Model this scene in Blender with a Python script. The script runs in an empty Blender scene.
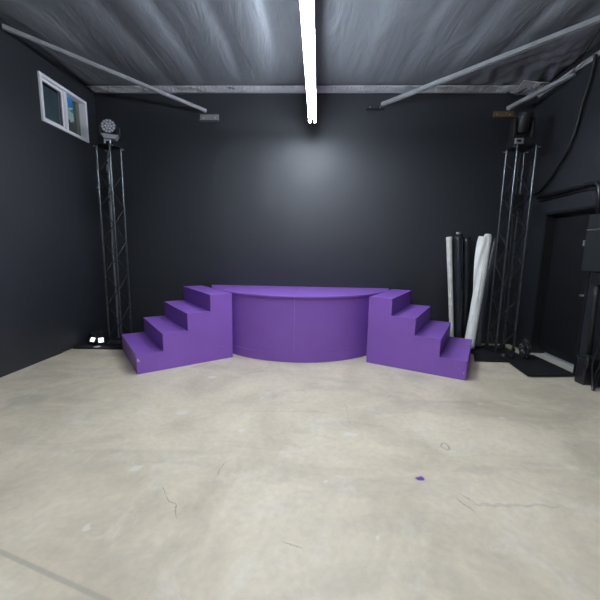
import bpy, bmesh, math, random
from mathutils import Vector, Matrix
random.seed(7)
PI = math.pi
sc = bpy.context.scene
C = sc.collection
LX, RX, BY, HZ, FY = -3.17, 3.0, 4.93, 3.50, -4.5
FZ = -.012                                   # floor level

# ------------------------------------------------------------------ materials
def nt(name):
    m = bpy.data.materials.new(name); m.use_nodes = True
    t = m.node_tree; b = t.nodes['Principled BSDF']
    return m, t, b
def N(t, kind, **k):
    n = t.nodes.new(kind)
    for a, v in k.items():
        if a.startswith('i_'): n.inputs[a[2:].replace('_', ' ')].default_value = v
        else: setattr(n, a, v)
    return n
def mat(name, col, rough=.5, metal=0., var=.08, scale=6., bump=.0, bscale=40., spec=.5, coat=0.):
    m, t, b = nt(name)
    tc = N(t, 'ShaderNodeTexCoord')
    no = N(t, 'ShaderNodeTexNoise'); no.inputs['Scale'].default_value = scale; no.inputs['Detail'].default_value = 5
    t.links.new(tc.outputs['Object'], no.inputs['Vector'])
    rp = N(t, 'ShaderNodeValToRGB')
    rp.color_ramp.elements[0].position = .3; rp.color_ramp.elements[1].position = .7
    rp.color_ramp.elements[0].color = (*[c*(1-var) for c in col], 1)
    rp.color_ramp.elements[1].color = (*[min(1, c*(1+var)) for c in col], 1)
    t.links.new(no.outputs['Fac'], rp.inputs['Fac'])
    t.links.new(rp.outputs['Color'], b.inputs['Base Color'])
    b.inputs['Roughness'].default_value = rough; b.inputs['Metallic'].default_value = metal
    b.inputs['Specular IOR Level'].default_value = spec
    b.inputs['Coat Weight'].default_value = coat
    if bump:
        n2 = N(t, 'ShaderNodeTexNoise'); n2.inputs['Scale'].default_value = bscale; n2.inputs['Detail'].default_value = 6
        t.links.new(tc.outputs['Object'], n2.inputs['Vector'])
        bp = N(t, 'ShaderNodeBump'); bp.inputs['Strength'].default_value = bump; bp.inputs['Distance'].default_value = .02
        t.links.new(n2.outputs['Fac'], bp.inputs['Height']); t.links.new(bp.outputs['Normal'], b.inputs['Normal'])
    return m
def emit(name, col, s):
    m, t, b = nt(name)
    b.inputs['Base Color'].default_value = (.8, .8, .8, 1)
    b.inputs['Emission Color'].default_value = (*col, 1); b.inputs['Emission Strength'].default_value = s
    return m

M = {}
M['wall'] = mat('black_wall_paint', (.0062, .0085, .0130), .56, var=.05, scale=1.5, bump=.10, bscale=60, spec=.95)
M['purple'] = mat('purple_paint', (.25, .108, .475), .5, var=.035, scale=4, bump=.06, bscale=25, spec=.35)
M['purple_edge'] = mat('purple_paint_scuffed', (.30, .16, .52), .6, var=.15, scale=40)
M['chip'] = mat('bare_paint_chip', (.55, .50, .62), .7, var=.1)
M['black_metal'] = mat('black_powder_coat', (.012, .012, .014), .38, var=.1, spec=.6)
M['brace'] = mat('dark_brace_steel', (.05, .055, .06), .4, .7, var=.2, scale=20)
M['tube'] = mat('dark_steel_tube', (.11, .12, .125), .3, .85, var=.25, scale=20)
M['bolt'] = mat('zinc_bolt', (.6, .62, .63), .3, .9)
M['grey_metal'] = mat('grey_galvanised', (.27, .275, .28), .5, .4, var=.1, scale=12)
M['brown_metal'] = mat('brown_bracket', (.17, .11, .06), .55, .2, var=.2, scale=20)
M['alu'] = mat('brushed_aluminium', (.72, .73, .75), .3, .9)
M['vinyl_dark'] = mat('satin_charcoal_vinyl', (.055, .06, .068), .3, var=.2, bump=.2, bscale=6, spec=.8)
M['mat'] = mat('black_rubber', (.011, .012, .013), .8, var=.15, scale=30, bump=.2, bscale=200, spec=.3)
M['vinyl_black'] = mat('glossy_black_vinyl', (.016, .018, .021), .25, var=.1, bump=.05, bscale=5, spec=.6)
M['vinyl_white'] = mat('white_vinyl', (.86, .85, .79), .5, var=.08, scale=7, bump=.25, bscale=14)
M['vinyl_cream'] = mat('cream_vinyl', (.68, .66, .57), .55, var=.15, scale=9, bump=.3, bscale=14)
M['white_frame'] = mat('white_upvc', (.90, .89, .91), .35, var=.02)
M['screen'] = mat('grey_seal', (.28, .27, .27), .6)
M['cable_grey'] = mat('grey_cable_jacket', (.10, .10, .11), .5)
M['jamb'] = mat('beige_reveal', (.42, .41, .33), .7)
M['concrete_sill'] = mat('pale_threshold', (.50, .46, .37), .6, var=.15, scale=12)
M['cable'] = mat('black_cable', (.006, .006, .007), .45)
M['door'] = mat('black_door_paint', (.005, .006, .007), .5, var=.1, bump=.1, bscale=30)
M['panel_grey'] = mat('charcoal_enclosure', (.014, .017, .017), .55, var=.1)
M['fixture'] = mat('white_enamel', (.75, .75, .74), .4)
M['tube_light'] = emit('fluorescent_tube', (.84, .93, 1.06), 100)
M['led'] = emit('led_panel_face', (1, 1, 1), 1.2)
M['bead'] = mat('led_lens_bead', (.50, .52, .55), .25, .1, var=.1, scale=60)
M['bead_ring'] = mat('lens_surround', (.10, .105, .115), .4)
M['light_grey'] = mat('grey_casting', (.30, .30, .32), .45, .1)
M['sticker_blue'] = mat('blue_sticker', (.02, .24, .55), .4, var=.3, scale=9)
M['sticker_pale'] = mat('pale_sticker_paper', (.42, .55, .48), .6, var=.1)
M['asphalt'] = mat('yard_paving', (.30, .29, .27), .9, var=.15)
M['outwall'] = mat('neighbour_render', (.15, .165, .155), .8, var=.2, scale=2)

# glass
m, t, b = nt('window_glass')
b.inputs['Base Color'].default_value = (.9, .95, .95, 1); b.inputs['Roughness'].default_value = .03
b.inputs['Transmission Weight'].default_value = 1; b.inputs['IOR'].default_value = 1.1
M['glass'] = m

# foil insulation
def foil(name, col, rough, metal, bs, bscale):
    m, t, b = nt(name)
    tc = N(t, 'ShaderNodeTexCoord')
    mp = N(t, 'ShaderNodeMapping'); mp.inputs['Scale'].default_value = (1.6, .35, 1)
    t.links.new(tc.outputs['Object'], mp.inputs['Vector'])
    n1 = N(t, 'ShaderNodeTexNoise'); n1.inputs['Scale'].default_value = 1.6; n1.inputs['Detail'].default_value = 6; n1.inputs['Distortion'].default_value = .4
    t.links.new(mp.outputs['Vector'], n1.inputs['Vector'])
    rp = N(t, 'ShaderNodeValToRGB'); rp.color_ramp.elements[0].position = .3; rp.color_ramp.elements[1].position = .75
    rp.color_ramp.elements[0].color = (*[c*.82 for c in col], 1); rp.color_ramp.elements[1].color = (*[c*1.15 for c in col], 1)
    t.links.new(n1.outputs['Fac'], rp.inputs['Fac']); t.links.new(rp.outputs['Color'], b.inputs['Base Color'])
    b.inputs['Roughness'].default_value = rough; b.inputs['Metallic'].default_value = metal
    n2 = N(t, 'ShaderNodeTexNoise'); n2.inputs['Scale'].default_value = bscale; n2.inputs['Detail'].default_value = 5; n2.inputs['Distortion'].default_value = 1.2
    t.links.new(mp.outputs['Vector'], n2.inputs['Vector'])
    bp = N(t, 'ShaderNodeBump'); bp.inputs['Strength'].default_value = bs; bp.inputs['Distance'].default_value = .05
    t.links.new(n2.outputs['Fac'], bp.inputs['Height']); t.links.new(bp.outputs['Normal'], b.inputs['Normal'])
    return m
M['foil'] = foil('foil_insulation', (.33, .355, .375), .42, .5, .5, 2.4)
M['foil_bright'] = foil('crumpled_foil', (.80, .82, .82), .28, .35, .8, 9)

# concrete floor with its stains, scratches and paint spot
def floor_mat():
    m, t, b = nt('concrete_floor')
    L = t.links.new
    tc = N(t, 'ShaderNodeTexCoord'); P = tc.outputs['Object']
    def noise(scale, detail=6, dist=0., vec=P, rough=.55):
        n = N(t, 'ShaderNodeTexNoise'); n.inputs['Scale'].default_value = scale; n.inputs['Detail'].default_value = detail
        n.inputs['Distortion'].default_value = dist; n.inputs['Roughness'].default_value = rough; L(vec, n.inputs['Vector']); return n
    n1 = noise(1.3, 9, .7, rough=.62)
    r1 = N(t, 'ShaderNodeValToRGB'); e = r1.color_ramp.elements
    e[0].position = .28; e[0].color = (.50, .425, .305, 1)
    e[1].position = .75; e[1].color = (.82, .71, .53, 1)
    x = e.new(.5); x.color = (.69, .595, .44, 1)
    L(n1.outputs['Fac'], r1.inputs['Fac'])
    col = r1.outputs['Color']
    def mix(fac, c, base, mode='MIX'):
        k = N(t, 'ShaderNodeMix', data_type='RGBA', blend_type=mode)
        if isinstance(fac, float): k.inputs[0].default_value = fac
        else: L(fac, k.inputs[0])
        L(base, k.inputs[6])
        if isinstance(c, tuple): k.inputs[7].default_value = (*c, 1)
        else: L(c, k.inputs[7])
        return k.outputs[2]
    def mrange(v, a, bb, lo, hi):
        r = N(t, 'ShaderNodeMapRange'); L(v, r.inputs[0])
        for i, q in enumerate((a, bb, lo, hi)): r.inputs[i+1].default_value = q
        return r.outputs[0]
    mp = N(t, 'ShaderNodeMapping'); mp.inputs['Scale'].default_value = (1, 3.2, 1); mp.inputs['Rotation'].default_value = (0, 0, .25); L(P, mp.inputs['Vector'])
    n2 = noise(1.1, 6, .8, mp.outputs['Vector'])
    col = mix(mrange(n2.outputs['Fac'], .52, .72, 0, .42), (.40, .35, .28), col)
    n3 = noise(3.4, 9, .9, rough=.65)
    col = mix(mrange(n3.outputs['Fac'], .53, .66, 0, .45), (.78, .73, .62), col)
    n4 = noise(28, 4)
    col = mix(mrange(n4.outputs['Fac'], .35, .65, .0, .16), (.33, .30, .25), col)
    vo = N(t, 'ShaderNodeTexVoronoi'); vo.inputs['Scale'].default_value = 3.3; L(P, vo.inputs['Vector'])
    col = mix(mrange(vo.outputs['Distance'], .02, .035, .6, 0.), (.70, .68, .60), col)
    vo = N(t, 'ShaderNodeTexVoronoi'); vo.inputs['Scale'].default_value = 2.1; L(P, vo.inputs['Vector'])
    col = mix(mrange(vo.outputs['Distance'], .012, .02, .65, 0.), (.16, .14, .12), col)
    # wobbling coordinate for the edges of the marks
    wn = noise(14, 3); sub = N(t, 'ShaderNodeVectorMath', operation='SUBTRACT'); L(wn.outputs['Color'], sub.inputs[0]); sub.inputs[1].default_value = (.5, .5, .5)
    scl = N(t, 'ShaderNodeVectorMath', operation='SCALE'); L(sub.outputs[0], scl.inputs[0]); scl.inputs['Scale'].default_value = .07
    add = N(t, 'ShaderNodeVectorMath', operation='ADD'); L(P, add.inputs[0]); L(scl.outputs[0], add.inputs[1])
    W = add.outputs[0]
    def spot(cx, cy, r, c, a, sx=1., ring=0.):
        s = N(t, 'ShaderNodeVectorMath', operation='SUBTRACT'); L(W, s.inputs[0]); s.inputs[1].default_value = (cx, cy, 0)
        q = N(t, 'ShaderNodeVectorMath', operation='MULTIPLY'); L(s.outputs[0], q.inputs[0]); q.inputs[1].default_value = (sx, 1, 0)
        l = N(t, 'ShaderNodeVectorMath', operation='LENGTH'); L(q.outputs[0], l.inputs[0])
        v = l.outputs['Value']
        if ring:
            k = N(t, 'ShaderNodeMath', operation='SUBTRACT'); L(v, k.inputs[0]); k.inputs[1].default_value = ring
            k2 = N(t, 'ShaderNodeMath', operation='ABSOLUTE'); L(k.outputs[0], k2.inputs[0]); v = k2.outputs[0]
        nonlocal col
        col = mix(mrange(v, r*.75, r*1.15, a, 0.), c, col)
    def line(x0, y0, x1, y1, w, c, a, P_=None):
        # distance to a segment
        ln = math.hypot(x1-x0, y1-y0); ux, uy = (x1-x0)/ln, (y1-y0)/ln
        s = N(t, 'ShaderNodeVectorMath', operation='SUBTRACT'); L(P_ or W, s.inputs[0]); s.inputs[1].default_value = ((x0+x1)/2, (y0+y1)/2, 0)
        d1 = N(t, 'ShaderNodeVectorMath', operation='DOT_PRODUCT'); L(s.outputs[0], d1.inputs[0]); d1.inputs[1].default_value = (-uy, ux, 0)
        a1 = N(t, 'ShaderNodeMath', operation='ABSOLUTE'); L(d1.outputs['Value'], a1.inputs[0])
        d2 = N(t, 'ShaderNodeVectorMath', operation='DOT_PRODUCT'); L(s.outputs[0], d2.inputs[0]); d2.inputs[1].default_value = (ux, uy, 0)
        a2 = N(t, 'ShaderNodeMath', operation='ABSOLUTE'); L(d2.outputs['Value'], a2.inputs[0])
        f1 = mrange(a1.outputs[0], w*.4, w, a, 0.); f2 = mrange(a2.outputs[0], ln/2-.01, ln/2+.02, 1., 0.)
        mm = N(t, 'ShaderNodeMath', operation='MULTIPLY'); L(f1, mm.inputs[0]); L(f2, mm.inputs[1])
        nonlocal col
        col = mix(mm.outputs[0], c, col)
    pale = (.74, .72, .65); dark = (.22, .20, .165)
    for cx, cy, r, sx in ((-1.052, 1.785, .036, .8), (-1.055, 1.354, .03, 1.), (-1.05, 2.503, .05, .7), (-.499, 2.262, .03, .6), (-1.038, 3.278, .05, .7),
                          (.327, 1.382, .022, 1.), (.304, 2.262, .04, .6), (.1, 1.75, .02, 1.)):
        spot(cx, cy, r*.72, pale, .6, sx)
    spot(-2.482, 2.639, .12, (.36, .33, .27), .35, .7)
    spot(.951, 2.153, .006, dark, .5, 1., .03)
    spot(.674, 1.815, .022, (.16, .06, .36), 1., .8)
    # chalk arc, scratches, drag marks
    line(.314, 2.75, .325, 2.453, .004, dark, .3); line(.325, 2.453, .395, 2.282, .004, dark, .3)
    line(.836, 1.655, .875, 1.57, .005, dark, .7); line(.84, 1.70, .90, 1.63, .004, dark, .4)
    line(-.832, 1.647, -.70, 1.52, .0035, dark, .55); line(-.70, 1.52, -.655, 1.44, .0035, dark, .55)
    line(-.515, 1.892, -.545, 1.78, .0035, dark, .55)
    line(.898, 1.615, 1.36, 1.63, .012, (.40, .37, .31), .4)
    line(-.03, 1.309, -.10, 1.34, .0035, dark, .55)
    # expansion joint at the lower left
    line(-3.2, 1.76, .25, .745, .014, (.30, .28, .23), .5, P)
    L(col, b.inputs['Base Color'])
    rr = mrange(n3.outputs['Fac'], .3, .7, .42, .62); L(rr, b.inputs['Roughness'])
    b.inputs['Specular IOR Level'].default_value = .35
    bp = N(t, 'ShaderNodeBump'); bp.inputs['Strength'].default_value = .12; bp.inputs['Distance'].default_value = .01
    L(n3.outputs['Fac'], bp.inputs['Height']); L(bp.outputs['Normal'], b.inputs['Normal'])
    return m
M['floor'] = floor_mat()

# ------------------------------------------------------------------ helpers
def obj(name, bm, material, parent=None, smooth=False, bevel=0):
    bmesh.ops.recalc_face_normals(bm, faces=bm.faces)
    me = bpy.data.meshes.new(name); bm.to_mesh(me); bm.free()
    o = bpy.data.objects.new(name, me); C.objects.link(o)
    me.materials.append(M[material] if isinstance(material, str) else material)
    if smooth:
        for p in me.polygons: p.use_smooth = True
    if bevel:
        md = o.modifiers.new('bevel', 'BEVEL'); md.width = bevel; md.segments = 2; md.limit_method = 'ANGLE'
    if parent is not None: o.parent = parent
    return o
def bx(bm, x0, x1, y0, y1, z0, z1, mtx=None):
    vs = [bm.verts.new(v) for v in ((x0,y0,z0),(x1,y0,z0),(x1,y1,z0),(x0,y1,z0),(x0,y0,z1),(x1,y0,z1),(x1,y1,z1),(x0,y1,z1))]
    for f in ((3,2,1,0),(4,5,6,7),(0,1,5,4),(1,2,6,5),(2,3,7,6),(3,0,4,7)): bm.faces.new([vs[i] for i in f])
    if mtx: bmesh.ops.transform(bm, matrix=mtx, verts=vs)
    return bm
def box(x0, x1, y0, y1, z0, z1): return bx(bmesh.new(), x0, x1, y0, y1, z0, z1)
def tube(bm, pts, r, seg=10, caps=True):
    pts = [Vector(p) for p in pts]; rings = []
    rad = r if isinstance(r, (list, tuple)) else [r]*len(pts)
    up = None
    for i, p in enumerate(pts):
        d = (pts[min(i+1, len(pts)-1)] - pts[max(i-1, 0)]).normalized()
        if up is None: up = Vector((0,0,1)) if abs(d.z) < .9 else Vector((1,0,0))
        a = d.cross(up).normalized(); b_ = a.cross(d).normalized(); up = b_
        rings.append([bm.verts.new(p + (a*math.cos(2*PI*k/seg) + b_*math.sin(2*PI*k/seg))*rad[i]) for k in range(seg)])
    for i in range(len(rings)-1):
        for k in range(seg):
            bm.faces.new((rings[i][k], rings[i][(k+1)%seg], rings[i+1][(k+1)%seg], rings[i+1][k]))
    if caps: bm.faces.new(rings[0][::-1]); bm.faces.new(rings[-1])
    return bm
def tb(pts, r, seg=10): return tube(bmesh.new(), pts, r, seg)
def prism(pts, z0, z1):
    bm = bmesh.new()
    a = [bm.verts.new((x, y, z0)) for x, y in pts]; b_ = [bm.verts.new((x, y, z1)) for x, y in pts]
    n = len(pts)
    bm.faces.new(a[::-1]); bm.faces.new(b_)
    for i in range(n): bm.faces.new((a[i], a[(i+1)%n], b_[(i+1)%n], b_[i]))
    return bm
def smoothpath(pts, n=8):
    P = [Vector(p) for p in pts]; out = []
    for i in range(len(P)-1):
        p0, p1, p2, p3 = P[max(i-1,0)], P[i], P[i+1], P[min(i+2,len(P)-1)]
        for k in range(n):
            s = k/n
            out.append(.5*((2*p1)+(p2-p0)*s+(2*p0-5*p1+4*p2-p3)*s*s+(3*p1-p0-3*p2+p3)*s**3))
    out.append(P[-1]); return out
def tag(o, label, cat, group=None):
    o['label'] = label; o['category'] = cat
    if group: o['group'] = group
    return o
def thing(name, label, cat, loc=(0,0,0), rz=0, group=None):
    o = bpy.data.objects.new(name, None); C.objects.link(o); o.location = loc; o.rotation_euler = (0,0,rz)
    o.empty_display_size = .1
    return tag(o, label, cat, group)
def struct(name, bm, m, parent=None, **k):
    o = obj(name, bm, m, parent, **k)
    if parent is None: o['kind'] = 'structure'
    return o

# ------------------------------------------------------------------ room shell
struct('floor', box(LX-.0, RX+.25, FY, BY, -.15, FZ), 'floor')
struct('wall_back', box(LX-.2, RX+.2, BY, BY+.2, -.15, 3.7), 'wall')
# left wall with the window opening
WY0, WY1, WZ0, WZ1 = 3.93, 4.72, 2.77, 3.30
bm = bmesh.new()
bx(bm, LX-.2, LX, FY, WY0, -.15, 3.7); bx(bm, LX-.2, LX, WY1, BY, -.15, 3.7)
bx(bm, LX-.2, LX, WY0, WY1, 0, WZ0); bx(bm, LX-.2, LX, WY0, WY1, WZ1, 3.7)
struct('wall_left', bm, 'wall')
# right wall with the door opening
DY0, DY1, DZ = 3.66, 4.46, 1.87
bm = bmesh.new()
bx(bm, RX, RX+.2, FY, DY0, -.15, 3.7); bx(bm, RX, RX+.2, DY1, BY, -.15, 3.7); bx(bm, RX, RX+.2, DY0, DY1, DZ, 3.7)
struct('wall_right', bm, 'wall')
# front wall behind the camera with an unseen open doorway, sized to set the daylight
bm = bmesh.new()
bx(bm, LX-.2, -1.5, FY-.2, FY, -.15, 3.7); bx(bm, 1.5, RX+.2, FY-.2, FY, -.15, 3.7); bx(bm, -1.5, 1.5, FY-.2, FY, 2.3, 3.7)
struct('wall_front', bm, 'wall')
o = struct('trim_4', box(-30, 30, -40, 40, -.30, -.155), 'asphalt')
o.name = 'ground'

# foil ceiling: sheets that sag between battens running front to back
seams = [-3.17, -2.62, -2.03, -1.56, -1.05, -.55, .02, .55, 1.08, 1.62, 2.1, 2.55, 3.0]
amps = [.015, .03, .045, .04, .055, .035, .008, .012, .02, .035, .04, .03]
def hsh(x): return math.sin(x*12.9898)*43758.5453 % 1
def ceil_z(x, y):
    xs = x + .05*math.sin(y*1.3+x*.7)*min(1, abs(x-LX), abs(RX-x))
    i = max(0, min(len(seams)-2, sum(1 for s in seams if s <= xs)-1))
    u = max(0, min(1, (xs-seams[i])/(seams[i+1]-seams[i])))
    fade = min(1, max(0, (BY-.12-y)/1.1)); fade = fade*fade*(3-2*fade)
    # lopsided sag: steep on one side, long on the other
    k = 1.6 if x < 0 else .65
    s = max(0, math.sin(PI*(u**k)))**.7
    z = HZ + .075 - amps[i]*s*(.35+.65*fade) - .02*(1-fade)
    z += .006*math.sin(5*x+2.1*y) + .008*math.sin(2.7*y-3*x)
    # crumpled corner at the right
    c = max(0, 1-math.hypot(x-2.7, (y-4.6)*.8)/.9)
    z += c*.022*(math.sin(23*x+11*y+3*math.sin(9*y)) + .6*math.sin(41*x-17*y))
    return z
bm = bmesh.new()
ys = [FY + i*.25 for i in range(int((1.5-FY)/.25))] + [1.5 + i*.04 for i in range(int((BY-1.5)/.04)+1)] + [BY]
nx = 170; xs = [LX + (RX-LX)*i/nx for i in range(nx+1)]
grid = [[bm.verts.new((x, y, ceil_z(x, y))) for x in xs] for y in ys]
for j in range(len(ys)-1):
    for i in range(nx): bm.faces.new((grid[j][i], grid[j][i+1], grid[j+1][i+1], grid[j+1][i]))
ce = struct('ceiling', bm, 'foil', smooth=True)
md = ce.modifiers.new('thickness', 'SOLIDIFY'); md.thickness = .02; md.offset = 1
struct('roof_deck', box(LX-.2, RX+.2, FY-.2, BY+.2, 3.7, 3.8), 'outwall')

# crumpled foil flashing along the back wall and along the right wall
def flashing(name, p0, p1, across, n, rows, amp, m='foil_bright', seed=0):
    rnd = random.Random(seed); bm = bmesh.new(); p0 = Vector(p0); p1 = Vector(p1); across = Vector(across)
    g = []
    ph = [rnd.uniform(0, 6) for _ in range(6)]
    for i in range(n+1):
        s = i/n; base = p0.lerp(p1, s); L_ = (p1-p0).length*s; r_ = []
        for j in range(rows+1):
            v = j/rows
            w = math.sin(PI*v)
            jit = amp*w*(.8*math.sin(L_*9+ph[0]+3*v)+.7*math.sin(L_*23+ph[1]+5*v)+.5*rnd.uniform(-1, 1))
            r_.append(bm.verts.new(base + across*v + Vector((0, -.5*jit, jit))))
        g.append(r_)
    for i in range(n):
        for j in range(rows): bm.faces.new((g[i][j], g[i+1][j], g[i+1][j+1], g[i][j+1]))
    o = struct(name, bm, m, smooth=True)
    md = o.modifiers.new('thickness', 'SOLIDIFY'); md.thickness = .004
    return o
flashing('trim_1', (LX+.01, BY-.006, 3.518), (RX-.3, BY-.006, 3.518), (0, -.17, .006), 300, 7, .014, seed=3)
struct('trim_2', box(LX+.0, RX-.42, BY-.018, BY, 3.505, 3.52), 'alu')
flashing('trim_3', (RX-.006, 2.4, 3.43), (RX-.006, BY-.05, 3.43), (-.045, 0, .03), 160, 6, .012, seed=5, m='foil_bright')
flashing('trim_5', (2.62, BY-.02, 3.50), (RX-.02, BY-.02, 3.46), (0, -.30, .02), 70, 10, .035, seed=9)

# ------------------------------------------------------------------ window on the left wall
win = bpy.data.objects.new('window_1', None); C.objects.link(win); win['kind'] = 'structure'; win.location = (LX, (WY0+WY1)/2, WZ0)
def frame_bm(y0, y1, z0, z1, x0, x1, w):
    bm = bmesh.new()
    bx(bm, x0, x1, y0, y1, z0, z0+w); bx(bm, x0, x1, y0, y1, z1-w, z1)
    bx(bm, x0, x1, y0, y0+w, z0+w, z1-w); bx(bm, x0, x1, y1-w, y1, z0+w, z1-w)
    return bm
wl = Vector(win.location)
def wobj(name, bm, m, parent=win, **k):
    bmesh.ops.translate(bm, vec=-wl, verts=bm.verts)
    return obj(name, bm, m, parent, **k)
wobj('window_frame', frame_bm(WY0, WY1, WZ0, WZ1, LX-.10, LX+.022, .035), 'white_frame', bevel=.003)
s1 = wobj('sash', frame_bm(WY0+.035, 4.325, WZ0+.035, WZ1-.035, LX-.05, LX-.015, .026), 'white_frame', bevel=.002)
wobj('sash_seal', frame_bm(WY0+.058, 4.302, WZ0+.058, WZ1-.058, LX-.045, LX-.018, .012), 'screen', s1)
wobj('window_pane', box(LX-.034, LX-.030, WY0+.06, 4.30, WZ0+.06, WZ1-.06), 'glass', s1)
wobj('mullion', box(LX-.08, LX+.006, 4.318, 4.362, WZ0+.03, WZ1-.03), 'white_frame', bevel=.002)
wobj('window_pane', box(LX-.072, LX-.068, 4.355, WY1-.03, WZ0+.03, WZ1-.03), 'glass')
wobj('window_reveal', box(LX-.20, LX-.07, WY1-.10, WY1-.034, WZ0+.034, WZ1-.034), 'jamb')
# sticker with torn lower edge on the right pane
def yz_prism(pts, x0, x1):
    bm = prism([(p[0], p[1]) for p in pts], x0, x1)
    for v in bm.verts: v.co = Vector((v.co.z, v.co.x, v.co.y))
    return bm
st = wobj('window_sticker', yz_prism([(4.365, 3.11), (4.365, 3.265), (4.56, 3.265), (4.56, 3.09)], LX-.067, LX-.0655), 'sticker_blue')
wobj('sticker_stripe', yz_prism([(4.38, 3.16), (4.40, 3.16), (4.41, 3.12), (4.44, 3.12), (4.45, 3.19), (4.47, 3.19), (4.46, 3.10), (4.39, 3.10)], LX-.0654, LX-.064), 'sticker_pale', st)
wobj('sticker_stripe', yz_prism([(4.47, 3.13), (4.56, 3.16), (4.56, 3.145), (4.49, 3.10), (4.47, 3.11)], LX-.0654, LX-.064), 'sticker_pale', st)
wobj('sticker_backing', yz_prism([(4.365, 3.01), (4.365, 3.11), (4.56, 3.09), (4.56, 2.985), (4.53, 2.99), (4.53, 2.965), (4.49, 2.965), (4.49, 2.985), (4.45, 2.985), (4.45, 2.955), (4.42, 2.955), (4.42, 2.985), (4.39, 2.985), (4.39, 3.01)], LX-.067, LX-.0655), 'sticker_pale')
# the neighbouring wall outside
o = struct('neighbouring_wall', box(LX-2.4, LX-2.2, 1.0, 9.0, -.16, 6.0), 'outwall')
o = struct('neighbouring_pillar', box(LX-2.2, LX-1.9, 5.3, 5.75, -.16, 4.05), 'jamb')

# ------------------------------------------------------------------ door on the right wall
dr = bpy.data.objects.new('door_1', None); C.objects.link(dr); dr['kind'] = 'structure'; dr.location = (RX, (DY0+DY1)/2, 0)
dl = Vector(dr.location)
def dobj(name, bm, m, parent=dr, **k):
    bmesh.ops.translate(bm, vec=-dl, verts=bm.verts); return obj(name, bm, m, parent, **k)
lf = dobj('door_leaf', box(RX+.11, RX+.15, DY0+.03, DY1-.03, .055, DZ-.04), 'door', bevel=.003)
bm = bmesh.new(); bx(bm, RX-.012, RX+.18, DY0, DY0+.03, 0, DZ); bx(bm, RX-.012, RX+.18, DY1-.03, DY1, 0, DZ); bx(bm, RX-.012, RX+.18, DY0, DY1, DZ-.035, DZ)
dobj('door_frame', bm, 'door', bevel=.003)
bm = tb([(RX+.11, 3.745, .885), (RX+.06, 3.745, .885), (RX+.055, 3.775, .885), (RX+.055, 3.825, .88)], .012, 8)
dobj('door_handle', bm, 'alu', lf, smooth=True)
bm = tb([(RX+.112, 3.745, .885), (RX+.095, 3.745, .885)], .026, 16); dobj('handle_rose', bm, 'black_metal', lf)
bm = tb([(RX+.112, 3.745, 1.0), (RX+.098, 3.745, 1.0)], .02, 16); dobj('door_lock', bm, 'black_metal', lf)
dobj('door_threshold', box(RX-.02, RX+.20, DY0+.03, DY1-.03, FZ, .012), 'concrete_sill', bevel=.003)

struct('added_door_slab', box(RX+.21, RX+1.6, 3.3, 4.9, -.15, -.004), 'concrete_sill')  # pale slab added outside so the gap under the door looks lit

# ------------------------------------------------------------------ stage
SX, SY, SR = -.19, 5.155, 1.354
stage = thing('stage', 'low purple half-round stage platform against the black back wall, between the two staircases', 'stage', (SX, BY, 0))
def arc_pts(r, yb, n=72):
    a0 = math.asin((SY-yb)/r)
    return [(-r*math.cos(a)*1.0, (SY-BY) - r*math.sin(a)) for a in [a0+(PI-2*a0)*i/n for i in range(n+1)]]
YB = BY-.004
full = arc_pts(SR, YB)
# top deck of two boards meeting near the middle
a = [p for p in full if p[0] < -.012]; a = a + [(-.012, (SY-BY)-math.sqrt(SR**2-.012**2)), (-.012, YB-BY)]
b2 = [p for p in full if p[0] > -.010]; b2 = [(-.010, YB-BY), (-.010, (SY-BY)-SR)] + b2
obj('deck_board', prism(a, .778, .80), 'purple', stage, bevel=.002)
obj('deck_board', prism(b2, .778, .80), 'purple', stage, bevel=.002)
def shell(r0, r1, z0, z1, yb=YB, n=72):
    o_ = arc_pts(r1, yb, n); i_ = arc_pts(r0, yb, n)
    return prism(o_ + i_[::-1], z0, z1)
obj('front_panel', shell(SR-.035, SR-.022, .085, .778), 'purple', stage)
obj('kick_band', shell(SR-.035, SR-.010, FZ, .10), 'purple', stage, bevel=.002)
bm = bmesh.new(); bx(bm, -.016, -.008, (SY-BY)-SR+.0205, (SY-BY)-SR+.023, .10, .778); obj('panel_seam', bm, 'purple_edge', stage)

# ------------------------------------------------------------------ stairs
def staircase(label, loc, rz, sgn, loc_chips):
    run, w, r = .27357, 1.0608, .2
    root = thing('staircase', label, 'stairs', loc, rz, 'purple stage stairs')
    th = .018
    def X(a, b_): return (a, b_) if sgn > 0 else (-b_, -a)
    for j, (y0, y1) in enumerate(((0, th), (w-th, w))):
        prof = [(0, FZ)]
        for k in range(4): prof += [(k*run, (k+1)*r - th), ((k+1)*run, (k+1)*r - th)]
        prof += [(4*run, FZ)]
        # drop duplicates while going round the stepped profile
        bm = bmesh.new()
        A = [bm.verts.new((sgn*x, y0, z)) for x, z in prof]; B_ = [bm.verts.new((sgn*x, y1, z)) for x, z in prof]
        bm.faces.new(A); bm.faces.new(B_[::-1]); n = len(prof)
        for i in range(n): bm.faces.new((A[i], A[(i+1)%n], B_[(i+1)%n], B_[i]))
        obj('side_panel', bm, 'purple', root)
    for k in range(4):
        x0, x1 = X(k*run + .0, k*run + th); z0 = k*r if k else FZ
        obj('riser', box(x0, x1, th, w-th, z0, (k+1)*r-th), 'purple', root)
        x0, x1 = X(k*run - .003, (k+1)*run + (.0 if k < 3 else 0)); 
        obj('tread', box(x0, x1, -.003, w+.002, (k+1)*r-th, (k+1)*r), 'purple', root, bevel=.002)
    x0, x1 = X(4*run-th, 4*run); obj('back_panel', box(x0, x1, th, w-th, FZ, 4*r-th), 'purple', root)
    for (x, z, s) in loc_chips:
        a, b_ = X(x, x+s*.5); obj('paint_chip', box(a, b_, -.0045, -.0005, z, z+s), 'chip', root)
    return root
staircase('purple wooden staircase of four steps left of the stage, rising to the right', (-1.8456, 3.2816, 0), .66067, 1,
          [(.004, .13, .03), (.02, .125, .018), (.96, .14, .008)])
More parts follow.
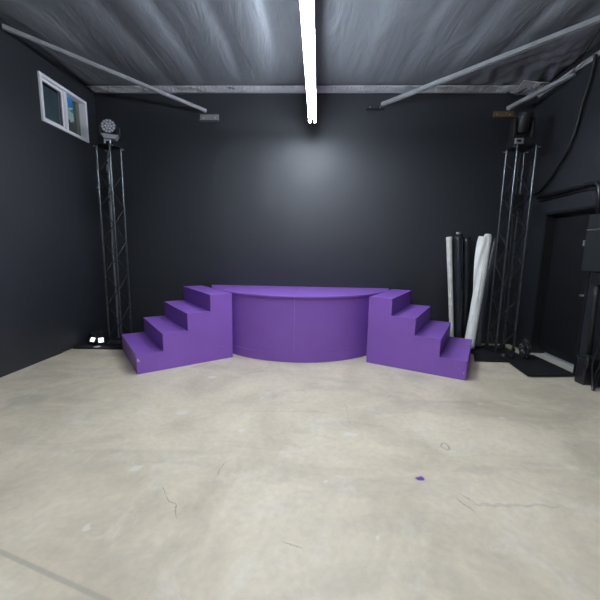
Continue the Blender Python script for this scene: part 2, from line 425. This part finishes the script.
staircase('purple wooden staircase of four steps right of the stage, rising to the left', (1.6547, 3.3953, 0), -.48303, -1,
          [(.07, .11, .008), (.02, .06, .014), (.6, .35, .006)])

# ------------------------------------------------------------------ truss towers
def truss_tower(label, cx, cy, rz, H, z0, h):
    root = thing('truss_tower', label, 'truss', (cx, cy, z0), rz, 'black truss towers in the corners')
    cs = [(-h, -h), (h, -h), (h, h), (-h, h)]
    obj('base_plate', box(-h-.045, h+.045, -h-.045, h+.045, 0, .01), 'black_metal', root, bevel=.002)
    obj('top_plate', box(-h-.018, h+.018, -h-.018, h+.018, H-.008, H), 'black_metal', root, bevel=.002)
    for (x, y) in cs:
        obj('main_tube', tb([(x, y, .01), (x, y, H-.008)], .0135, 12), 'tube', root, smooth=False)
        obj('foot_coupler', tb([(x, y, .01), (x, y, .07)], .022, 12), 'black_metal', root)
        sx = 1 if x > 0 else -1; sy = 1 if y > 0 else -1
        obj('bolt', tb([(x+sx*.018, y, H-.022), (x+sx*.045, y, H-.022)], .008, 8), 'bolt', root)
    pitch = .45; nseg = int((H-.1)/(pitch/2))
    for f in range(4):
        p, q = cs[f], cs[(f+1) % 4]; off = .0 if f % 2 == 0 else pitch/2
        for k in range(nseg):
            za = .06 + k*pitch/2; zb = za + pitch/2
            if zb > H-.03: break
            a, b_ = (p, q) if (k + (f % 2)) % 2 == 0 else (q, p)
            obj('brace', tb([(a[0], a[1], za), (b_[0], b_[1], zb)], .0058, 6), 'brace', root)
    return root
TL = truss_tower('black box truss tower in the left corner, round white lens lamp on top', -2.766, 4.534, -.15, 2.665, .008, .10)
TR = truss_tower('black box truss tower in the right corner beside the leaning rolls', 2.625, 4.515, 0, 2.67, .008, .115)

# moving head lamp with a round face of beads, left tower
mh = thing('moving_head_light', 'moving head stage light with round face of pale beads, atop left truss tower', 'stage light', (-2.715, 4.50, 2.674), .38, 'moving head lights on the towers')
obj('hook_clamp', bx(bx(bx(bx(bmesh.new(), -.075, .005, -.02, .02, 0, .018), -.075, .005, -.02, .02, .055, .07), -.075, -.058, -.02, .02, .018, .055), -.012, .005, -.02, .02, .018, .055), 'alu', mh, bevel=.003)
bm = bmesh.new()
for z0, z1, w0, w1 in ((.07, .128, .070, .105),):
    vs = [bm.verts.new(v) for v in ((-w0,-.06,z0),(w0,-.06,z0),(w0,.06,z0),(-w0,.06,z0),(-w1,-.06,z1),(w1,-.06,z1),(w1,.06,z1),(-w1,.06,z1))]
    for f in ((3,2,1,0),(4,5,6,7),(0,1,5,4),(1,2,6,5),(2,3,7,6),(3,0,4,7)): bm.faces.new([vs[i] for i in f])
obj('lamp_base', bm, 'light_grey', mh, bevel=.006)
for s in (-1, 1):
    bm = bmesh.new(); bx(bm, s*.112-.008, s*.112+.008, -.03, .03, .12, .24); obj('yoke_arm', bm, 'black_metal', mh, bevel=.006)
hd = bpy.data.objects.new('lamp_head', None)
hm = bmesh.new(); tube(hm, [(0, .09, 0), (0, .06, 0), (0, -.02, 0), (0, -.045, 0)], [.07, .095, .106, .104], 32)
head = obj('lamp_head', hm, 'black_metal', mh); head.location = (-.004, 0, .222); head.rotation_euler = (-.12, 0, -.12); head.scale = (.9, .9, .9)
bpy.data.objects.remove(hd)
fp = tube(bmesh.new(), [(0, -.045, 0), (0, -.050, 0)], .099, 32); obj('lens_plate', fp, 'bead_ring', head)
for n_, rr_ in ((1, 0), (6, .040), (12, .078)):
    for k in range(n_):
        a_ = 2*PI*k/n_ + (.2 if n_ == 12 else 0)
        x, z = rr_*math.cos(a_), rr_*math.sin(a_)
        obj('lens_bead', tube(bmesh.new(), [(x, -.049, z), (x, -.053, z), (x, -.057, z)], [.0185, .0175, .010], 12), 'bead', head, smooth=False)

# dark moving head, right tower
mh = thing('moving_head_light', 'all-black moving head stage light atop right truss tower, turned away', 'stage light', (2.60, 4.50, 2.679), .0, 'moving head lights on the towers')
obj('hook_clamp', bx(bx(bx(bx(bmesh.new(), -.15, -.05, -.15, -.12, 0, .016), -.15, -.05, -.15, -.12, .05, .064), -.15, -.13, -.15, -.12, .016, .05), -.07, -.05, -.15, -.12, .016, .05), 'alu', mh, bevel=.003)
obj('lamp_base', box(-.12, .12, -.11, .11, 0, .09), 'black_metal', mh, bevel=.01)
for s in (-1, 1): obj('yoke_arm', box(s*.11-.02, s*.11+.02, -.05, .05, .085, .34), 'black_metal', mh, bevel=.012)
hd = obj('lamp_head', tube(bmesh.new(), [(0, .12, 0), (0, .09, 0), (0, -.08, 0), (0, -.13, 0)], [.05, .082, .086, .07], 24), 'black_metal', mh)
hd.location = (0, 0, .28); hd.rotation_euler = (-1.2, 0, 0)
obj('front_lens', tube(bmesh.new(), [(0, .12, 0), (0, .126, 0)], .045, 20), 'glass', hd)

# control boxes and cables in the towers
bxl = thing('power_box', 'small black power box hung inside the left truss tower', 'power box', (-2.93, 4.70, 1.95))
obj('housing', box(-.085, .06, -.05, .05, 0, .215), 'panel_grey', bxl, bevel=.008)
obj('bracket', box(-.10, -.085, -.02, .02, .05, .22), 'black_metal', bxl)
obj('screw', tb([(-.105, -.02, .212), (-.105, -.045, .212)], .012, 10), 'bolt', bxl)
cab = smoothpath([(-2.82, 4.58, 2.56), (-2.83, 4.57, 2.40), (-2.82, 4.58, 2.2), (-2.83, 4.575, 2.02), (-2.82, 4.57, 1.7), (-2.83, 4.58, 1.3), (-2.82, 4.57, .8), (-2.82, 4.57, .03)])
o = obj('power_cable', tb(cab, .011, 8), 'cable_grey'); tag(o, 'grey taped power cable running down inside the left truss tower', 'cable')
for z in (2.46, 2.33, 2.18, 2.0):
    p = min(cab, key=lambda q: abs(q.z-z)); obj('cable_tape', tb([(p.x, p.y, p.z-.02), (p.x, p.y, p.z+.02)], .016, 8), 'cable', o)
bxr = thing('dimmer_box', 'dark grey dimmer box hung inside the right truss tower', 'power box', (2.625, 4.50, 1.90))
obj('housing', box(-.07, .07, -.04, .05, 0, .20), 'panel_grey', bxr, bevel=.008)
obj('front_plate', box(-.055, .055, -.044, -.040, .02, .18), 'door', bxr)
cab = smoothpath([(2.66, 4.56, 2.6), (2.65, 4.58, 2.45), (2.66, 4.58, 2.2), (2.65, 4.585, 1.9), (2.66, 4.57, 1.5), (2.64, 4.55, 1.0), (2.63, 4.53, .5), (2.64, 4.52, .03)])
o = obj('power_cable', tb(cab, .011, 8), 'cable'); tag(o, 'black power cable running down inside the right truss tower', 'cable')

# ------------------------------------------------------------------ rolls leaning on the back wall
def roll(name, label, top, bot, r, m, group, core=None, rtop=None, bend=0., flap=None):
    top = Vector(top); bot = Vector(bot)
    root = thing(name, label, 'vinyl roll', tuple(bot), 0, group)
    n = 24; pts = []; rad = []
    for i in range(n+1):
        s = i/n; p = (top-bot)*s; p = p + Vector((bend*math.sin(PI*s), 0, 0)); pts.append(p)
        rad.append((r + ((rtop or r)-r)*s)*(1 + .025*math.sin(7*s+r*50)))
    d = (top-bot).normalized()
    bm = tube(bmesh.new(), pts, rad, 20, caps=False)
    o = obj('roll_sheet', bm, m, root, smooth=True)
    md = o.modifiers.new('thickness', 'SOLIDIFY'); md.thickness = .006; md.offset = -1
    # inner turns seen at the end
    for q in (.62, .35):
        o2 = obj('inner_turn', tube(bmesh.new(), [pts[-1]-d*.25, pts[-1]-d*.004], (rtop or r)*q, 16, caps=False), m, root, smooth=True)
        md = o2.modifiers.new('thickness', 'SOLIDIFY'); md.thickness = .006
    if core:
        cl, cr, cm = core
        obj('roll_core', tube(bmesh.new(), [pts[-1]-d*.10, pts[-1]+d*cl], cr, 16), cm, root)
    if flap:
        # loose edge of the sheet hanging to one side of the roll: list of (s along the roll, width)
        bm = bmesh.new(); g = []
        for s, w in flap:
            base = bot*0 + (top-bot)*s; row = []
            for k in range(7):
                u = k/6
                row.append(bm.verts.new(base + Vector((-r*.5 - w*u, -r*.95 + .05*u + .012*math.sin(9*s+6*u), .015*u))))
            g.append(row)
        for i in range(len(g)-1):
            for k in range(6): bm.faces.new((g[i][k], g[i][k+1], g[i+1][k+1], g[i+1][k]))
        o3 = obj('loose_sheet', bm, m, root, smooth=True)
        md = o3.modifiers.new('thickness', 'SOLIDIFY'); md.thickness = .005
        md = o3.modifiers.new('smooth', 'SUBSURF'); md.levels = 2; md.render_levels = 2
    return root
G = 'rolls leaning on the back wall'
roll('vinyl_roll', 'narrow cream vinyl roll, leftmost of the rolls leaning on the back wall', (1.957, 4.885, 1.565), (2.02, 4.62, FZ), .026, 'vinyl_cream', G, rtop=.040)
roll('vinyl_roll', 'upright glossy black vinyl roll with pale tube core, right of narrow cream roll', (2.072, 4.855, 1.60), (2.145, 4.70, FZ), .062, 'vinyl_black', G, core=(.035, .026, 'light_grey'))
roll('vinyl_roll', 'thinner black vinyl roll in the gap left of the wide white roll', (2.20, 4.872, 1.57), (2.275, 4.80, FZ), .052, 'vinyl_black', G)
roll('vinyl_roll', 'slanting white vinyl roll with a loose sheet, widest of the leaning rolls', (2.475, 4.83, 1.575), (2.205, 4.52, .026), .072, 'vinyl_white', G, rtop=.058, core=(.03, .045, 'fixture'),
     flap=[(1.0, .10), (.93, .105), (.85, .105), (.75, .10), (.65, .085), (.55, .06), (.45, .04), (.35, .02), (.27, .004)])
roll('vinyl_roll', 'curved shiny black vinyl roll, rightmost, between white roll and truss tower', (2.60, 4.865, 1.55), (2.375, 4.64, .022), 0.056, 'vinyl_dark', G, bend=-.03)

# ------------------------------------------------------------------ mats on the floor
bm = prism([(2.06, 4.05), (2.74, 4.05), (2.80, 4.76), (2.225, 4.76), (2.19, 4.34)], FZ, .008)
tag(obj('rubber_mat', bm, 'mat'), 'black rubber mat under the right truss tower', 'mat', 'black floor mats')
bm = prism([(2.395, 3.54), (2.965, 3.60), (2.965, 4.33), (2.50, 4.33)], .0085, .016)
bm2 = bm; tag(obj('rubber_mat', bm2, 'mat'), 'black rubber doormat in front of the black door', 'mat', 'black floor mats')
bm = prism([(LX+.01, 4.10), (-2.50, 4.125), (-2.2, 4.55), (-2.2, BY-.02), (LX+.01, BY-.02)], FZ, .008)
tag(obj('rubber_mat', bm, 'mat'), 'black rubber mat in the left corner under the truss tower', 'mat', 'black floor mats')

# ------------------------------------------------------------------ small gear in the left corner
def flood(label, x, y, rz, tilt, w, h):
    r_ = thing('floodlight', label, 'floodlight', (x, y, .012), rz, 'small floodlights on the floor')
    hd = obj('lamp_housing', box(-w/2-.008, w/2+.008, 0, .05, -h/2-.008, h/2+.008), 'black_metal', r_, bevel=.005)
    hd.location = (0, 0, h/2+.035); hd.rotation_euler = (tilt, 0, 0)
    obj('lit_panel', box(-w/2, w/2, -.004, .0, -h/2, h/2), 'led', hd)
    bm = bmesh.new(); bx(bm, -w/2-.02, -w/2-.014, -.01, .03, 0, h*.5+.04); bx(bm, w/2+.014, w/2+.02, -.01, .03, 0, h*.5+.04); bx(bm, -w/2-.02, w/2+.02, -.01, .03, 0, .006)
    obj('stand', bm, 'black_metal', r_)
flood('small black floodlight with lit white face, on the floor nearest the left wall', -2.995, 4.26, -.35, -.5, .08, .058)
flood('small black floodlight with lit white face, on the floor nearer the purple steps', -2.865, 4.24, .6, -.35, .062, .062)
o = obj('paper_scrap', prism([(-2.90, 4.125), (-2.84, 4.12), (-2.825, 4.17), (-2.865, 4.19), (-2.905, 4.165)], .0083, .014), 'vinyl_cream'); tag(o, 'crumpled pale scrap at the front edge of the left mat', 'scrap')
o = obj('cable_coil', tb(smoothpath([(-2.69+.08*math.cos(a_*.9)*(1+.1*math.sin(a_)), 4.26+.05*math.sin(a_*.9), .025+.003*a_) for a_ in [i*.6 for i in range(24)]], 3), .009, 8), 'cable', smooth=True)
tag(o, 'black cable coil on the left mat beside the purple steps', 'cable')
o = obj('equipment_bag', bmesh.new(), 'mat')
bm = bmesh.new(); bmesh.ops.create_icosphere(bm, subdivisions=4, radius=1)
for v in bm.verts:
    c = v.co.copy(); k = 1 + .10*math.sin(5*c.x+3*c.y) + .07*math.sin(9*c.z+4*c.x)
    v.co = Vector((c.x*.11*k, c.y*.09*k, max(-.075, c.z*.09*k)))
bm.to_mesh(o.data); bm.free(); o.location = (-3.035, 4.45, .084)
for p in o.data.polygons: p.use_smooth = True
tag(o, 'slumped black equipment bag behind the two floodlights', 'bag')
# bits at the foot of the right tower
o = obj('cable_coil', tb(smoothpath([(2.50+.09*math.cos(a_), 4.12+.045*math.sin(a_)*1.1, .030+.004*a_) for a_ in [i*.6 for i in range(22)]], 3), .008, 8), 'vinyl_black', smooth=True)
tag(o, 'shiny black cable coil at the foot of the right truss tower', 'cable')
o = obj('plastic_wrap', bmesh.new(), 'vinyl_black'); bm = bmesh.new(); bmesh.ops.create_icosphere(bm, subdivisions=4, radius=1)
for v in bm.verts:
    c = v.co.copy(); k = 1 + .18*math.sin(11*c.x+7*c.y) + .14*math.sin(15*c.z+9*c.x+4*c.y)
    v.co = Vector((c.x*.05*k, c.y*.05*k, max(-.10, c.z*.13*k)))
bm.to_mesh(o.data); bm.free(); o.location = (2.72, 4.14, .122)
tag(o, 'crumpled shiny black plastic wrap in front of the right truss tower', 'plastic')

# ------------------------------------------------------------------ roof braces
def brace(label, a, b_, w, br, brm, grp='grey steel braces under the ceiling'):
    a = Vector(a); b_ = Vector(b_)
    root = thing('roof_brace', label, 'brace', tuple(a), 0, grp)
    d = (b_-a); L_ = d.length; q = d.to_track_quat('X', 'Z').to_matrix().to_4x4()
    bm = bmesh.new(); bx(bm, 0, L_, -w/2, w/2, 0, .006); bx(bm, 0, L_, -w/2, -w/2+.006, -w, .0); bx(bm, 0, L_, w/2-.006, w/2, -w, 0)
    bmesh.ops.transform(bm, matrix=q, verts=bm.verts); obj('steel_channel', bm, 'grey_metal', root)
    x0, x1, z0, z1 = br
    bm = bmesh.new(); bx(bm, x0-a.x, x1-a.x, BY-.008-a.y, BY-.001-a.y, z0-a.z, z1-a.z); bx(bm, x0-a.x, x1-a.x, BY-.06-a.y, BY-.008-a.y, z0-a.z, z0+.006-a.z)
    k = obj('wall_bracket', bm, brm, root)
    for x in (x0+.05, x1-.05): obj('bolt', tb([(x-a.x, BY-.018-a.y, (z0+z1)/2-a.z), (x-a.x, BY-.008-a.y, (z0+z1)/2-a.z)], .009, 8), 'bolt', k)
    return root
brace('grey steel roof brace on the left, from back wall to above window', (-1.545, 4.89, 3.27), (-3.14, 3.50, 3.50), .034, (-1.645, -1.375, 3.13, 3.225), 'grey_metal')
brace('long grey steel roof brace crossing the ceiling right of the tube light', (.90, 4.89, 3.36), (2.97, 2.95, 3.47), .04, (.70, .94, 3.285, 3.36), 'wall')
brace('short grey steel roof brace with a brown wall bracket, in the right corner', (2.60, 4.89, 3.31), (2.965, 4.22, 3.42), .042, (2.435, 2.71, 3.185, 3.272), 'brown_metal')

# ------------------------------------------------------------------ strip lights
def strip(label, y0, y1):
    root = thing('strip_light', label, 'strip light', (-.063, (y0+y1)/2, 2.97), -.0175, None)
    h = (y1-y0)/2
    obj('fixture_body', box(-.048, .048, -h, h, .024, .07), 'fixture', root, bevel=.006)
    for s in (-1, 1):
        obj('fluorescent_tube', tb([(s*.031, -h+.03, .0), (s*.031, h-.03, .0)], .0155, 14), 'tube_light', root, smooth=True)
        for e in (-1, 1): obj('lamp_holder', box(s*.031-.016, s*.031+.016, e*(h-.015)-.015, e*(h-.015)+.015, -.02, .055), 'fixture', root, bevel=.003)
    for e in (-.8, .8): obj('suspension_wire', tb([(0, e*h, .075), (0, e*h, 3.565-2.97)], .0015, 6), 'grey_metal', root)
strip('twin fluorescent strip light hanging in the middle of the ceiling, nearest the back wall', 2.05, 4.49)
strip('added unseen twin fluorescent strip light, hanging in line towards the entrance', -.55, 1.89)  # out of view; added to brighten the stair sides and foreground floor

# ------------------------------------------------------------------ right wall services
o = obj('conduit', tb([(2.965, 4.62, 2.085), (2.965, 3.76, 2.095), (2.965, 3.70, 2.085), (2.965, 3.665, 2.05), (2.965, 3.655, 2.0), (2.965, 3.63, 1.765)], .022, 12), 'black_metal', smooth=True)
tag(o, 'black conduit pipe running above the door and bending down to the electrical box', 'pipe')
o = obj('conduit', tb([(2.985, 4.62, 2.035), (2.985, 3.80, 2.045), (2.985, 3.735, 2.03)], .010, 8), 'black_metal', smooth=True)
tag(o, 'thin black conduit just under the thicker pipe above the door', 'pipe')
eb = thing('electrical_box', 'charcoal wall-mounted electrical box right of the black door', 'electrical box', (2.99, 3.30, 1.03))
obj('box_body', box(-.11, 0, -.33, .33, .14, .72), 'panel_grey', eb, bevel=.006)
obj('box_lid', box(-.125, -.11, -.32, .32, .14, .56), 'panel_grey', eb, bevel=.004)
obj('lower_body', box(-.10, 0, -.25, .22, 0, .135), 'black_metal', eb, bevel=.006)
obj('lid_edge', box(-.128, -.11, -.32, .32, .562, .57), 'grey_metal', eb)
obj('latch', box(-.13, -.11, .322, .34, .40, .46), 'light_grey', eb)
o = obj('wall_pipe', tb([(2.93, 3.47, 1.028), (2.93, 3.47, .9), (2.93, 3.45, .30)], .026, 12), 'panel_grey', smooth=True)
tag(o, 'dark grey vertical pipe below the electrical box', 'pipe')
pd = thing('floor_latch', 'black floor-standing latch post with lever, at the foot of the wall pipe', 'latch', (2.90, 3.43, FZ))
obj('post_body', box(-.06, .07, -.07, .05, 0, .27), 'black_metal', pd, bevel=.012)
obj('cap', box(-.07, .08, -.08, .06, .27, .295), 'panel_grey', pd, bevel=.006)
obj('lever', tb([(-.06, -.05, .20), (-.075, -.10, .20), (-.075, -.115, .24), (-.075, -.10, .33)], .009, 8), 'panel_grey', pd, smooth=True)
pd2 = thing('cable_bundle', 'bundle of black cables hanging to the floor at the right edge', 'cable', (2.93, 3.26, FZ))
for k in range(5):
    xk = -.03+.02*k; pts = smoothpath([(xk*.5, .02*math.sin(k*2), .95), (xk, .04*math.sin(k*3), .6), (xk*1.4-.03, .04*math.cos(k*2), .3), (xk*1.5-.04, .03*math.sin(k), .1), (xk*2-.05, -.05+.03*k, .012)])
    obj('cable', tb(pts, .011, 8), 'cable', pd2, smooth=True)
cab = smoothpath([(2.96, 3.94, 3.45), (2.965, 3.966, 3.309), (2.965, 3.995, 3.173), (2.965, 4.038, 3.04), (2.965, 4.10, 2.748), (2.965, 4.185, 2.556), (2.965, 4.345, 2.37), (2.965, 4.495, 2.221), (2.965, 4.615, 2.155), (2.93, 4.72, 2.12)])
o = obj('hanging_cable', tb(cab, .017, 8), 'cable', smooth=True); tag(o, 'thick black cable drooping down the right wall from ceiling towards the truss', 'cable')
cab = smoothpath([(2.60, 3.40, 3.455), (2.665, 3.539, 3.45), (2.824, 3.936, 3.43), (2.97, 4.33, 3.40)])
o = obj('ceiling_cable', tb(cab, .006, 6), 'cable', smooth=True); tag(o, 'thin dark cable slung under the foil ceiling at the right', 'cable')

# ------------------------------------------------------------------ light, world, camera
w = bpy.data.worlds.new('world'); sc.world = w; w.use_nodes = True
t = w.node_tree; bg = t.nodes['Background']
sky = t.nodes.new('ShaderNodeTexSky'); sky.sky_type = 'HOSEK_WILKIE'; sky.turbidity = 4; sky.sun_direction = (.3, -.5, .8)
t.links.new(sky.outputs['Color'], bg.inputs['Color']); bg.inputs['Strength'].default_value = 1.8

cam = bpy.data.cameras.new('camera'); co = bpy.data.objects.new('camera', cam); C.objects.link(co)
f, p, yaw, rl, h = 327.4715, .1450066, -.0363601, -.0172327, 1.3135685
fw = Vector((math.sin(yaw)*math.cos(p), math.cos(yaw)*math.cos(p), -math.sin(p)))
r0 = Vector((math.cos(yaw), -math.sin(yaw), 0)); d0 = fw.cross(r0)
r1 = math.cos(rl)*r0 + math.sin(rl)*d0; d1 = -math.sin(rl)*r0 + math.cos(rl)*d0
mt = Matrix((r1, -d1, -fw)).transposed().to_4x4(); mt.translation = Vector((0, 0, h)); co.matrix_world = mt
cam.sensor_width = 36; cam.lens = 36*f/600; cam.clip_start = .05
sc.camera = co
vs = sc.view_settings
vs.view_transform = 'Standard'; vs.look = 'None'; vs.gamma = 1; vs.use_curve_mapping = False; vs.exposure = 0.32
